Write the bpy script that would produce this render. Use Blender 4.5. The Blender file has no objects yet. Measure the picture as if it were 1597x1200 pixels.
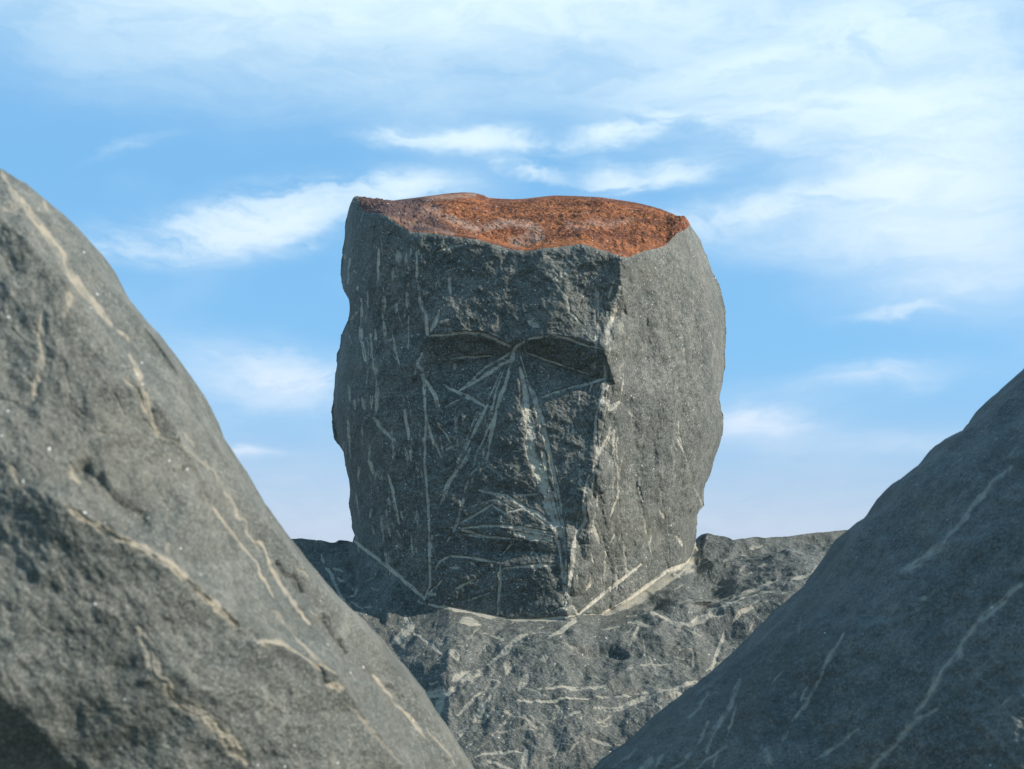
import bpy, math
import numpy as np
from mathutils import Vector
from mathutils.geometry import delaunay_2d_cdt

# ------------------------------------------------------------------ scene, camera, light
scene = bpy.context.scene
F = 2193.0          # focal length in design units (1 unit = 1 mm at 2.193 m)
HZ = 882.0          # eye level in design units
CX = 798.5
cam_d = bpy.data.cameras.new('camera')
cam = bpy.data.objects.new('camera', cam_d)
scene.collection.objects.link(cam)
cam.location = (0, 0, 0)
cam.rotation_euler = (math.radians(90), 0, 0)
cam_d.sensor_width = 36
cam_d.lens = 36 * F / 1597.0
cam_d.shift_y = (HZ - 600) / 1597.0
cam_d.clip_start = 0.02
cam_d.clip_end = 5000
cam_d.dof.use_dof = True
cam_d.dof.focus_distance = 2.2
cam_d.dof.aperture_fstop = 12.5
scene.camera = cam
scene.render.resolution_x = 1024
scene.render.resolution_y = 769

SUN_DIR = Vector((0.80, -0.035, 0.56)).normalized()      # towards the sun
sun_d = bpy.data.lights.new('sun', 'SUN')
sun_d.energy = 4.0
sun_d.angle = math.radians(0.5)
sun_d.color = (1.0, 0.945, 0.86)
sun = bpy.data.objects.new('sun', sun_d)
scene.collection.objects.link(sun)
sun.rotation_euler = SUN_DIR.to_track_quat('Z', 'Y').to_euler()
sun.location = SUN_DIR * 5
vs = scene.view_settings
vs.view_transform = 'Standard'
vs.look = 'None'
vs.gamma = 1
vs.exposure = 0.62

# ------------------------------------------------------------------ node helpers
class NT:
    def __init__(s, tree):
        s.t = tree; s.n = tree.nodes; s.l = tree.links
    def new(s, typ, **kw):
        n = s.n.new(typ)
        for k, v in kw.items():
            setattr(n, k, v)
        return n
    def put(s, sock, v):
        if isinstance(v, bpy.types.NodeSocket): s.l.new(v, sock)
        elif v is not None: sock.default_value = v
    def math(s, op, a, b=None, c=None, clamp=False):
        n = s.n.new('ShaderNodeMath'); n.operation = op; n.use_clamp = clamp
        s.put(n.inputs[0], a)
        if b is not None: s.put(n.inputs[1], b)
        if c is not None: s.put(n.inputs[2], c)
        return n.outputs[0]
    def vmath(s, op, a, b=None):
        n = s.n.new('ShaderNodeVectorMath'); n.operation = op
        s.put(n.inputs[0], a)
        if b is not None: s.put(n.inputs[1], b)
        return n.outputs['Value'] if op in ('DOT_PRODUCT', 'LENGTH') else n.outputs[0]
    def comb(s, x, y, z):
        n = s.n.new('ShaderNodeCombineXYZ')
        s.put(n.inputs[0], x); s.put(n.inputs[1], y); s.put(n.inputs[2], z)
        return n.outputs[0]
    def noise(s, vec, scale, detail=4, rough=0.5, dist=0.0, dim='3D'):
        n = s.n.new('ShaderNodeTexNoise'); n.noise_dimensions = dim
        s.put(n.inputs['Vector'], vec)
        n.inputs['Scale'].default_value = scale; n.inputs['Detail'].default_value = detail
        n.inputs['Roughness'].default_value = rough; n.inputs['Distortion'].default_value = dist
        return n.outputs[0]
    def remap(s, v, a, b, c=0.0, d=1.0, smooth=True):
        n = s.n.new('ShaderNodeMapRange')
        if smooth: n.interpolation_type = 'SMOOTHSTEP'
        s.put(n.inputs[0], v)
        for i, q in enumerate((a, b, c, d)): n.inputs[i + 1].default_value = q
        return n.outputs[0]
    def mix(s, f, a, b, mode='MIX'):
        n = s.n.new('ShaderNodeMix'); n.data_type = 'RGBA'; n.blend_type = mode
        s.put(n.inputs[0], f)
        def col(v): return v if isinstance(v, bpy.types.NodeSocket) else (*v, 1.0)
        s.put(n.inputs[6], col(a)); s.put(n.inputs[7], col(b))
        return n.outputs[2]

# ------------------------------------------------------------------ sky
world = bpy.data.worlds.new('World')
scene.world = world
world.use_nodes = True
w = NT(world.node_tree)
w.n.clear()
sky = w.new('ShaderNodeTexSky', sky_type='NISHITA')
sky.sun_disc = False
sky.sun_elevation = math.asin(SUN_DIR.z)
sky.sun_rotation = math.atan2(SUN_DIR.x, SUN_DIR.y)
sky.air_density = 1.0; sky.dust_density = 0.6; sky.ozone_density = 2.0
STR = 0.10
tc = w.new('ShaderNodeTexCoord')
sep = w.new('ShaderNodeSeparateXYZ'); w.l.new(tc.outputs['Generated'], sep.inputs[0])
az = w.math('MULTIPLY', w.math('ARCTAN2', sep.outputs[0], sep.outputs[1]), F)     # azimuth and altitude, in design units
el = w.math('MULTIPLY', w.math('ARCSINE', sep.outputs[2]), F)
ae = w.comb(az, el, 0.0)
# wispy warp of the sky coordinates
wn = w.new('ShaderNodeTexNoise'); wn.noise_dimensions = '2D'
w.l.new(w.vmath('MULTIPLY', ae, (0.6, 1.5, 1.0)), wn.inputs['Vector'])
wn.inputs['Scale'].default_value = 0.006; wn.inputs['Detail'].default_value = 5; wn.inputs['Roughness'].default_value = 0.62
warp = w.vmath('MULTIPLY', w.vmath('SUBTRACT', wn.outputs['Color'], (0.5, 0.5, 0.5)), (150.0, 70.0, 0.0))
aw = w.vmath('ADD', ae, warp)
def sky_xy(px, py):
    x = px - CX; z = HZ - py
    return math.atan2(x, F) * F, math.asin(z / math.sqrt(x * x + z * z + F * F)) * F
def blob(cx, cy, sx, sy, ang, k):
    x, y = sky_xy(cx, cy)
    d = w.vmath('SUBTRACT', aw, (x, y, 0.0))
    a = math.radians(ang); c, s_ = math.cos(a), math.sin(a)
    u = w.vmath('DOT_PRODUCT', d, (c / sx, s_ / sx, 0.0))
    v = w.vmath('DOT_PRODUCT', d, (-s_ / sy, c / sy, 0.0))
    r2 = w.math('MULTIPLY_ADD', u, u, w.math('MULTIPLY', v, v))
    return w.math('MULTIPLY', w.math('EXPONENT', w.math('MULTIPLY', r2, -1.0)), k)
def total(lst):
    acc = None
    for b in lst:
        v = blob(*b)
        acc = v if acc is None else w.math('ADD', acc, v)
    return acc
SOFT = [(760, -20, 540, 80, 0, 1.25), (1330, 60, 300, 60, 3, .38), (280, 50, 300, 80, 0, .34),
        (1300, 165, 300, 55, -4, .62), (1470, 210, 180, 130, 0, .78), (1430, 330, 120, 70, 0, .65),
        (1560, 380, 110, 80, 0, .45), (700, 150, 300, 40, 0, .16), (1100, 120, 130, 50, 0, .15),
        (1230, 365, 170, 38, -3, .28), (1500, 440, 130, 26, 0, .22), (390, 590, 150, 42, -5, .42),
        (1350, 590, 130, 20, 4, .24), (1450, 690, 220, 18, 0, .18), (800, 850, 900, 110, 0, .28),
        (1190, 655, 110, 32, 0, .22)]
WISP = [(700, 214, 85, 13, 0, .85), (810, 222, 60, 12, -4, .40), (980, 212, 75, 13, 12, .75), (820, 262, 50, 10, -18, .55),
        (955, 287, 42, 22, 0, .85), (1060, 270, 60, 18, 3, .70), (440, 332, 115, 26, 12, .85),
        (290, 372, 140, 24, 9, .50), (650, 296, 80, 20, 4, .75), (1220, 322, 170, 18, 9, .55),
        (450, 592, 80, 24, -3, .60), (390, 706, 48, 9, 0, .45), (1195, 655, 60, 18, 0, .50), (1420, 483, 62, 9, 4, .38),
        (210, 235, 55, 8, 25, .12), (1420, 270, 60, 50, 0, .5), (1290, 170, 130, 16, 0, .35), (1370, 50, 120, 24, 0, .35),
        (1160, 95, 90, 14, 6, .3), (1360, 585, 60, 10, 6, .2), (1120, 200, 120, 12, -14, .35)]
n1 = w.noise(w.vmath('MULTIPLY', aw, (0.45, 1.7, 1.0)), 0.013, 10, 0.66, 0.4, '2D')
n2 = w.noise(w.vmath('MULTIPLY', ae, (0.6, 1.0, 1.0)), 0.004, 4, 0.5, 0.0, '2D')
soft = w.math('MULTIPLY', total(SOFT), w.remap(n1, 0.3, 0.68, 0.68, 1.22))
wisp = w.math('MULTIPLY', total(WISP), w.remap(n1, 0.30, 0.62, 0.15, 1.6))
cover = w.math('ADD', w.math('ADD', soft, wisp), w.remap(n2, 0.45, 0.8, 0.0, 0.10))
# loose cirrus over the rest of the sky dome
side = w.math('MULTIPLY', w.remap(w.noise(tc.outputs['Generated'], 3.0, 8, 0.6, 0.6), 0.5, 0.75, 0, 0.6),
              w.remap(sep.outputs[2], 0.36, 0.5, 0, 1))
side2 = w.math('MULTIPLY', w.remap(w.noise(tc.outputs['Generated'], 5.0, 8, 0.6, 0.6), 0.5, 0.75, 0, 0.6),
               w.remap(w.math('ABSOLUTE', az), 1000, 1500, 0, 1))
cover = w.math('ADD', cover, w.math('MAXIMUM', side, side2))
cover = w.math('SUBTRACT', 1.0, w.math('EXPONENT', w.math('MULTIPLY', cover, -1.5)), clamp=True)
SKY_TINT = (0.79, 0.88, 0.97)
skyc = w.mix(1.0, sky.outputs[0], SKY_TINT, 'MULTIPLY')
hz = w.remap(el, 0, 900, 0, 1)
cloudc = w.mix(hz, (0.52 / STR, 0.58 / STR, 0.67 / STR), (0.56 / STR, 0.68 / STR, 0.72 / STR))
veil = w.mix(w.remap(el, 0, 330, 0, 1), (0.262 / STR, 0.350 / STR, 0.525 / STR), (0.148 / STR, 0.375 / STR, 0.63 / STR))   # thin high veil
skyc = w.mix(0.72, skyc, veil)
allc = w.mix(cover, skyc, cloudc)
bg = w.new('ShaderNodeBackground'); bg.inputs['Strength'].default_value = STR
w.l.new(allc, bg.inputs['Color'])
wo = w.new('ShaderNodeOutputWorld'); w.l.new(bg.outputs[0], wo.inputs['Surface'])

# ------------------------------------------------------------------ numpy helpers
def hash3(ix, iy, iz, seed):
    h = (ix * 374761393 + iy * 668265263 + iz * 2147483647 + seed * 1274126177) & 0xFFFFFFFF
    h = ((h ^ (h >> 13)) * 1274126177) & 0xFFFFFFFF
    h = ((h ^ (h >> 16)) * 2246822519) & 0xFFFFFFFF
    h = h ^ (h >> 15)
    return (h & 0xFFFFFF) / float(0xFFFFFF)
def vnoise(P, seed=0):
    """value noise, P (...,3) -> -1..1"""
    fl = np.floor(P).astype(np.int64); f = P - fl
    f = f * f * f * (f * (f * 6 - 15) + 10)
    out = 0
    for dx in (0, 1):
        wx = f[..., 0] if dx else 1 - f[..., 0]
        for dy in (0, 1):
            wy = f[..., 1] if dy else 1 - f[..., 1]
            for dz in (0, 1):
                wz = f[..., 2] if dz else 1 - f[..., 2]
                out = out + wx * wy * wz * hash3(fl[..., 0] + dx, fl[..., 1] + dy, fl[..., 2] + dz, seed)
    return out * 2 - 1
def fbm(P, scale, octaves=4, rough=0.5, seed=0):
    a = 1.0; s = 0; tot = 0; sc = scale
    for o in range(octaves):
        s = s + a * vnoise(P * sc + 17.3 * o, seed + o); tot += a
        a *= rough; sc *= 2.03
    return s / tot
def facets(P, scale, seed=0, tilt=1.0, jitter=0.9):
    """broken-stone flakes: every cell is a small tilted plane (works in 2D of P)"""
    Q = P * scale
    fl = np.floor(Q[..., :2]).astype(np.int64)
    best = np.full(Q.shape[:-1], 1e9)
    z = np.zeros_like(fl[..., 0])
    for dx in (-2, -1, 0, 1, 2):
        for dy in (-2, -1, 0, 1, 2):
            ix = fl[..., 0] + dx; iy = fl[..., 1] + dy
            cx = ix + 0.5 + (hash3(ix, iy, z, seed) - 0.5) * jitter
            cy = iy + 0.5 + (hash3(ix, iy, z, seed + 7) - 0.5) * jitter
            ddx = Q[..., 0] - cx; ddy = Q[..., 1] - cy
            tx = (hash3(ix, iy, z, seed + 11) - 0.5) * tilt; ty = (hash3(ix, iy, z, seed + 13) - 0.5) * tilt
            v = ddx * tx + ddy * ty + (hash3(ix, iy, z, seed + 19) - 0.5) * 0.6 + 0.55 * (ddx * ddx + ddy * ddy)
            best = np.minimum(best, v)
    return (best - 0.1) * 1.3
def curve(pts):
    a = np.array(pts, float)
    return lambda v: np.interp(v, a[:, 0], a[:, 1])
def sstep(a, b, x):
    t = np.clip((x - a) / (b - a), 0, 1); return t * t * (3 - 2 * t)
def smax(a, b, k):
    h = np.clip(0.5 + 0.5 * (a - b) / k, 0, 1)
    return b * (1 - h) + a * h + k * h * (1 - h)
def tin(points, breaks, X, Y):
    """piecewise-linear surface through control points (x,y,d) with break lines"""
    vs_ = []; dv = {}; edges = []
    def add(p):
        k = (round(p[0], 1), round(p[1], 1))
        if k not in dv: dv[k] = len(vs_); vs_.append((p[0], p[1], p[2]))
        return dv[k]
    for line in breaks:
        ids = [add(p) for p in line]
        edges += [(a, b) for a, b in zip(ids, ids[1:]) if a != b]
    for p in points: add(p)
    ov, oe, of, orv, ore, orf = delaunay_2d_cdt([Vector((p[0], p[1])) for p in vs_], edges, [], 0, 1e-4)
    src = np.array([(p[0], p[1], p[2]) for p in vs_])
    d = np.zeros(len(ov))
    for i, v in enumerate(ov):
        if orv[i]: d[i] = vs_[orv[i][0]][2]
        else:
            q = (src[:, 0] - v.x) ** 2 + (src[:, 1] - v.y) ** 2 + 1
            j = np.argsort(q)[:3]; d[i] = (src[j, 2] / q[j]).sum() / (1 / q[j]).sum()
    out = np.zeros_like(X); done = np.zeros(X.shape, bool)
    for t in of:
        (x1, y1), (x2, y2), (x3, y3) = [(ov[i].x, ov[i].y) for i in t[:3]]
        m = (X >= min(x1, x2, x3)) & (X <= max(x1, x2, x3)) & (Y >= min(y1, y2, y3)) & (Y <= max(y1, y2, y3)) & ~done
        idx = np.nonzero(m)
        if not len(idx[0]): continue
        x = X[idx]; y = Y[idx]
        det = (y2 - y3) * (x1 - x3) + (x3 - x2) * (y1 - y3)
        if abs(det) < 1e-9: continue
        a = ((y2 - y3) * (x - x3) + (x3 - x2) * (y - y3)) / det
        b = ((y3 - y1) * (x - x3) + (x1 - x3) * (y - y3)) / det
        c = 1 - a - b
        k = (a >= -1e-6) & (b >= -1e-6) & (c >= -1e-6)
        sel = tuple(q[k] for q in idx)
        out[sel] = (a * d[t[0]] + b * d[t[1]] + c * d[t[2]])[k]
        done[sel] = True
    return out
def blur(A, n=1):
    for _ in range(n):
        B = np.pad(A, 1, mode='edge')
        A = (B[:-2, 1:-1] + B[2:, 1:-1] + B[1:-1, :-2] + B[1:-1, 2:] + 4 * A) / 8
    return A
def segdist(X, Y, pts, w):
    """1 inside a stroke of half-width w, falling to 0, evaluated only near it"""
    out = np.zeros_like(X)
    for (x1, y1), (x2, y2) in zip(pts, pts[1:]):
        m = (X > min(x1, x2) - 3 * w - 2) & (X < max(x1, x2) + 3 * w + 2) & (Y > min(y1, y2) - 3 * w - 2) & (Y < max(y1, y2) + 3 * w + 2)
        idx = np.nonzero(m)
        if not len(idx[0]): continue
        x = X[idx]; y = Y[idx]
        L = (x2 - x1) ** 2 + (y2 - y1) ** 2 + 1e-9
        t = np.clip(((x - x1) * (x2 - x1) + (y - y1) * (y2 - y1)) / L, 0, 1)
        d = np.hypot(x - x1 - t * (x2 - x1), y - y1 - t * (y2 - y1))
        v = np.clip(1.35 - d / w, 0, 1)
        out[idx] = np.maximum(out[idx], v)
    return out
def Z(ox, oy, s, lst):
    """(width, strength, x1,y1,x2,y2...) in a local frame -> design units"""
    r = []
    for q in lst:
        p = [(ox + s * q[i], oy + s * q[i + 1]) for i in range(2, len(q), 2)]
        if len(p) == 1: p = p + [(p[0][0] + 1, p[0][1] + 1)]
        r.append((q[0] * s / 2, q[1], p))
    return r
def scratch_field(X, Y, strokes, seed, wob=2.0, soft=0):
    """tool marks: ragged pale strokes, their line slightly wavering and broken up"""
    P = np.stack([X, Y, np.zeros_like(X)], -1)
    wx = X + fbm(P, 1 / 26., 3, 0.6, seed) * wob * 1.6; wy = Y + fbm(P, 1 / 26., 3, 0.6, seed + 50) * wob * 1.6
    rag = fbm(P, 1 / 4., 3, 0.7, seed + 90)
    out = np.zeros_like(X)
    for si, (w_, k, pts) in enumerate(strokes):
        w = max(w_, 0.9); s0 = 0.0
        tot = sum(math.hypot(b[0] - a[0], b[1] - a[1]) for a, b in zip(pts, pts[1:]))
        for (x1, y1), (x2, y2) in zip(pts, pts[1:]):
            m = (wx > min(x1, x2) - 2 * w) & (wx < max(x1, x2) + 2 * w) & (wy > min(y1, y2) - 2 * w) & (wy < max(y1, y2) + 2 * w)
            idx = np.nonzero(m)
            L = math.hypot(x2 - x1, y2 - y1) + 1e-6
            if len(idx[0]):
                x = wx[idx] - x1; y = wy[idx] - y1
                al = (x * (x2 - x1) + y * (y2 - y1)) / L; cr = (-x * (y2 - y1) + y * (x2 - x1)) / L
                d = np.hypot(cr, al - np.clip(al, 0, L))
                u = (s0 + al) / tot
                taper = 0.55 + 0.6 * np.clip(np.sin(np.clip(u, 0, 1) * math.pi), 0, 1) ** 0.5
                fib = vnoise(np.stack([cr / 1.5, (s0 + al) / 24. + si * 7.7, 0 * al], -1), seed + 3)
                brk = vnoise(np.stack([(s0 + al) / 11., 0 * al + si * 3.3, 0 * al], -1), seed + 4)
                if soft: v = np.exp(-(d / (w * taper * 1.15)) ** 2) * 0.95
                else: v = np.clip(1.75 - d / (w * taper), 0, 1)
                v = np.clip(v * (1.05 + 0.55 * fib + 0.35 * brk + 0.55 * rag[idx]) - 0.08, 0, 1) * min(1.15, k ** 0.6)
                out[idx] = np.maximum(out[idx], v)
            s0 += L
    return out
def nicks(n, x0, x1, y0, y1, ang, spread, lmin, lmax, seed):
    """small random tool nicks"""
    rg = np.random.RandomState(seed); r = []
    for _ in range(n):
        x = rg.uniform(x0, x1); y = rg.uniform(y0, y1); a = math.radians(rg.normal(ang, spread)); l = rg.uniform(lmin, lmax)
        r.append((rg.uniform(0.7, 1.7), rg.uniform(0.15, 0.55), [(x, y), (x + l * math.cos(a), y + l * math.sin(a))]))
    return r
def world_pts(X, Y, D):
    return np.stack([(X - CX) * D / F, D, (HZ - Y) * D / F], -1)
def sheet_normals(Wp):
    du = np.gradient(Wp, axis=1); dv = np.gradient(Wp, axis=0)
    n = np.cross(du, dv)
    n /= np.linalg.norm(n, axis=-1, keepdims=True) + 1e-12
    return n

def link(o, parent=None):
    scene.collection.objects.link(o)
    if parent is not None: o.parent = parent
    return o
def build(name, sheets, material, parent=None, offset=(0, 0, 0)):
    """sheets: list of dict(P (n,m,3), N, attrs{name:(n,m)}, flip, keep (n-1,m-1) mask) -> ONE mesh object"""
    V = []; Fc = []; Nn = []; A = {}; base = 0
    keys = set(k for s in sheets for k in s['attrs'])
    for s in sheets:
        n, m = s['P'].shape[:2]
        idx = np.arange(n * m).reshape(n, m) + base
        q = np.stack([idx[:-1, :-1], idx[1:, :-1], idx[1:, 1:], idx[:-1, 1:]], -1)
        if s.get('flip'): q = q[..., ::-1]
        if s.get('keep') is not None: q = q[s['keep']]
        Fc.append(q.reshape(-1, 4))
        V.append(s['P'].reshape(-1, 3)); Nn.append(s['N'].reshape(-1, 3))
        for k in keys:
            A.setdefault(k, []).append(s['attrs'].get(k, np.zeros((n, m))).reshape(-1))
        base += n * m
    V = np.concatenate(V) - np.array(offset); Fc = np.concatenate(Fc); Nn = np.concatenate(Nn)
    A = {k: np.concatenate(v) for k, v in A.items()}
    used = np.zeros(len(V), bool); used[Fc.reshape(-1)] = True
    remap_ = np.cumsum(used) - 1
    V = V[used]; Nn = Nn[used]; Fc = remap_[Fc]
    me = bpy.data.meshes.new(name)
    me.vertices.add(len(V)); me.vertices.foreach_set('co', V.astype(np.float32).ravel())
    me.loops.add(len(Fc) * 4); me.loops.foreach_set('vertex_index', Fc.astype(np.int32).ravel())
    me.polygons.add(len(Fc)); me.polygons.foreach_set('loop_start', np.arange(0, len(Fc) * 4, 4, dtype=np.int32))
    me.update(calc_edges=True)
    me.polygons.foreach_set('use_smooth', np.ones(len(Fc), bool))
    for k, v in A.items():
        at = me.attributes.new(k, 'FLOAT', 'POINT'); at.data.foreach_set('value', v[used].astype(np.float32))
    me.normals_split_custom_set_from_vertices([tuple(x) for x in Nn.tolist()])
    me.materials.append(material)
    o = bpy.data.objects.new(name, me)
    return link(o, parent)
def sheet(X, Y, D, attrs, flip=False, push=None, back=False):
    P = world_pts(X, Y, D)
    if push is not None: P = P + push
    N = sheet_normals(P)
    if back: N = -N
    # make normals agree with the wanted side
    return dict(P=P, N=N, attrs=attrs, flip=flip)
def orient(s, want_toward):
    """make normals and faces of a sheet point to the side of want_toward (a point outside)"""
    c = s['P'].reshape(-1, 3).mean(0)
    k = (s['N'].reshape(-1, 3) @ (np.array(want_toward) - c)).mean()
    fn = np.cross(s['P'][1:, :-1] - s['P'][:-1, :-1], s['P'][:-1, 1:] - s['P'][:-1, :-1])
    kf = (fn.reshape(-1, 3) @ (np.array(want_toward) - c)).mean()
    if k < 0: s['N'] = -s['N']
    s['flip'] = kf < 0
    return s

# ------------------------------------------------------------------ stone materials
def stone_material(name, dark=(0.088, 0.096, 0.084), light=(0.206, 0.202, 0.168), pale=(0.50, 0.43, 0.32),
                   grain=1.0, fleck=0.5, bump=1.0, rough=0.72, stretch=(1, 1, 1), salt=1.0, mark=1.0, erode=1.0, lump=1.0):
    m = bpy.data.materials.new(name); m.use_nodes = True
    t = NT(m.node_tree); t.n.clear()
    co = t.new('ShaderNodeTexCoord').outputs['Object']
    st = t.vmath('MULTIPLY', co, stretch)
    big = t.noise(st, 9.0, 6, 0.6, 0.4)
    mid = t.noise(st, 46.0, 6, 0.68, 0.3)
    fine = t.noise(st, 330.0 * grain, 3, 0.7)
    fine2 = t.noise(st, 900.0 * grain, 2, 0.7)
    f = t.math('ADD', t.math('MULTIPLY', big, 0.5), t.math('MULTIPLY', mid, 0.5))
    c = t.mix(t.remap(f, 0.40, 0.66), dark, light)
    # salt-and-pepper crystals
    vg = t.new('ShaderNodeTexVoronoi', feature='F1'); vg.inputs['Scale'].default_value = 640.0 * grain
    t.l.new(co, vg.inputs['Vector'])
    gs = t.new('ShaderNodeSeparateColor'); t.l.new(vg.outputs['Color'], gs.inputs[0])
    c = t.mix(t.remap(gs.outputs[0], 0.62, 0.98, 0.0, 0.42 * salt), c, tuple(min(1, q * 2.1) for q in light))
    c = t.mix(t.remap(gs.outputs[1], 0.45, 0.95, 0.0, 0.60 * salt), c, tuple(q * 0.42 for q in dark))
    c = t.mix(t.remap(fine, 0.50, 0.68, 0.0, 0.35), c, tuple(min(1, q * 1.7) for q in light))
    c = t.mix(t.remap(t.noise(st, 120 * grain, 3, 0.6), 0.50, 0.66, 0.0, 0.45), c, tuple(q * 0.6 for q in dark))
    c = t.mix(t.remap(t.noise(st, 24.0, 5, 0.65, 0.6), 0.50, 0.66, 0.0, 0.38), c, tuple(q * 0.72 for q in dark))
    # faint brownish weathering
    c = t.mix(t.remap(t.noise(co, 5.0, 5, 0.6, 0.5), 0.5, 0.72, 0, 0.35), c, (0.135, 0.118, 0.088))
    # bruised, paler flecks of crushed stone
    c = t.mix(t.math('MULTIPLY', t.remap(mid, 0.60, 0.74, 0, 0.5), t.remap(fine, 0.42, 0.6)), c, tuple(q * 0.62 for q in pale))
    # tool marks
    a = t.new('ShaderNodeAttribute', attribute_name='scratch').outputs['Fac']
    nf = t.remap(t.noise(co, 520.0 * grain, 4, 0.75), 0.36, 0.62)
    nm = t.remap(t.noise(co, 110.0, 4, 0.7), 0.36, 0.62)
    er = t.math('ADD', t.math('MULTIPLY', nf, 0.42 * erode), t.math('MULTIPLY', nm, 0.26 * erode))
    av = t.math('MULTIPLY', t.remap(t.math('SUBTRACT', t.math('MULTIPLY', a, 1.15), er), -0.05, 0.62 if mark >= 1.0 else 0.90), mark)
    tan = t.mix(t.remap(t.noise(co, 30.0, 4, 0.6), 0.35, 0.65), pale, (pale[0] * 0.80, pale[1] * 0.84, pale[2] * 0.92))
    c = t.mix(t.math('MULTIPLY', av, 0.95, clamp=True), c, tan)
    # rusty crust
    r = t.new('ShaderNodeAttribute', attribute_name='rust').outputs['Fac']
    r = t.math('SUBTRACT', t.math('ADD', r, t.math('MULTIPLY', t.math('SUBTRACT', mid, 0.5), 0.5)), 0.0, clamp=True)
    r = t.remap(r, 0.38, 0.56)
    rn = t.noise(t.vmath('MULTIPLY', co, (1, 2.2, 2.2)), 14.0, 6, 0.62, 0.4)
    rf = t.noise(co, 260.0, 3, 0.75)
    rc = t.mix(t.remap(rn, 0.38, 0.62), (0.135, 0.038, 0.010), (0.36, 0.120, 0.034))
    vr = t.new('ShaderNodeTexVoronoi', feature='F1'); vr.inputs['Scale'].default_value = 330.0; t.l.new(co, vr.inputs['Vector'])
    rs = t.new('ShaderNodeSeparateColor'); t.l.new(vr.outputs['Color'], rs.inputs[0])
    rc = t.mix(t.remap(rs.outputs[0], 0.45, 0.85, 0, 0.6), rc, (0.050, 0.020, 0.012))
    rc = t.mix(t.remap(rf, 0.45, 0.62, 0, 0.6), rc, (0.070, 0.028, 0.016))
    rc = t.mix(t.remap(rs.outputs[1], 0.80, 0.95, 0, 0.5), rc, (0.46, 0.21, 0.10))
    rp = t.new('ShaderNodeAttribute', attribute_name='pink').outputs['Fac']
    rp = t.math('MULTIPLY', rp, t.remap(mid, 0.32, 0.62, 0.25, 1.0))
    rc = t.mix(rp, rc, (0.36, 0.255, 0.195))
    ru = t.new('ShaderNodeAttribute', attribute_name='umber').outputs['Fac']
    rc = t.mix(t.math('MULTIPLY', ru, t.remap(fine, 0.3, 0.6, 0.65, 1.0)), rc, (0.088, 0.056, 0.050))
    c = t.mix(r, c, rc)
    # mica flakes, their glint painted into the colour as pale dots
    vo = t.new('ShaderNodeTexVoronoi', feature='F1'); vo.inputs['Scale'].default_value = 190.0
    t.l.new(co, vo.inputs['Vector'])
    vsep = t.new('ShaderNodeSeparateColor'); t.l.new(vo.outputs['Color'], vsep.inputs[0])
    sp = t.math('MULTIPLY', t.math('GREATER_THAN', vsep.outputs[0], 1.0 - 0.045 * fleck),
                t.math('LESS_THAN', vo.outputs['Distance'], 0.20))
    c = t.mix(t.math('MULTIPLY', sp, 0.8), c, (0.78, 0.75, 0.68))
    b = t.new('ShaderNodeBsdfPrincipled')
    t.l.new(c, b.inputs['Base Color'])
    t.put(b.inputs['Roughness'], t.mix(sp, (rough,) * 3, (0.25,) * 3))
    b.inputs['Specular IOR Level'].default_value = 0.2
    # relief of the grain
    h = t.math('ADD', t.math('MULTIPLY', fine, 0.0011), t.math('ADD', t.math('MULTIPLY', mid, 0.0035 * lump), t.math('MULTIPLY', fine2, 0.0004)))
    bp = t.new('ShaderNodeBump'); bp.inputs['Strength'].default_value = 0.8 * bump; bp.inputs['Distance'].default_value = 1.0
    t.l.new(h, bp.inputs['Height']); t.l.new(bp.outputs[0], b.inputs['Normal'])
    o = t.new('ShaderNodeOutputMaterial'); t.l.new(b.outputs[0], o.inputs['Surface'])
    return m
M_head = stone_material('dark_stone', fleck=1.4, pale=(0.54, 0.48, 0.36))
M_sh = stone_material('dark_stone_base', fleck=0.9, erode=0.8, pale=(0.375, 0.335, 0.25), dark=(0.072, 0.080, 0.071), light=(0.166, 0.164, 0.140))
M_left = stone_material('grey_stone', fleck=0.5, grain=1.3, salt=0.8, mark=0.99, erode=0.38, lump=2.6, pale=(0.37, 0.315, 0.225))
M_right = stone_material('shaded_grey_stone', fleck=0.1, grain=1.3, salt=0.75, mark=0.99, erode=0.38, lump=2.6, pale=(0.34, 0.325, 0.26), dark=(0.084, 0.096, 0.091), light=(0.172, 0.179, 0.160))  # grey stone with the bluish shade of this side put into its colour

# ------------------------------------------------------------------ the ground
def make_ground():
    m = bpy.data.materials.new('gravel'); m.use_nodes = True
    t = NT(m.node_tree); t.n.clear()
    co = t.new('ShaderNodeTexCoord').outputs['Object']
    c = t.mix(t.remap(t.noise(co, 40, 6, 0.7), 0.35, 0.65), (0.10, 0.095, 0.085), (0.24, 0.22, 0.19))
    c = t.mix(t.remap(t.noise(co, 0.35, 8, 0.65, 0.6), 0.42, 0.6), c, (0.07, 0.085, 0.045))
    b = t.new('ShaderNodeBsdfPrincipled'); t.l.new(c, b.inputs['Base Color']); b.inputs['Roughness'].default_value = 0.9
    o = t.new('ShaderNodeOutputMaterial'); t.l.new(b.outputs[0], o.inputs['Surface'])
    me = bpy.data.meshes.new('ground')
    g = np.concatenate([-np.geomspace(2000, 3, 20), np.linspace(-2.5, 2.5, 21), np.geomspace(3, 2000, 20)])
    n = len(g); vs_ = [(x, y + 1.5, GROUND + 0.02 * math.sin(x * 3.1 + y) * (abs(x) < 40)) for x in g for y in g]
    fs = [(i * n + j, (i + 1) * n + j, (i + 1) * n + j + 1, i * n + j + 1) for i in range(n - 1) for j in range(n - 1)]
    me.from_pydata(vs_, [], fs); me.materials.append(m)
    o = link(bpy.data.objects.new('ground', me)); o['kind'] = 'structure'
GROUND = -0.62
make_ground()

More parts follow.
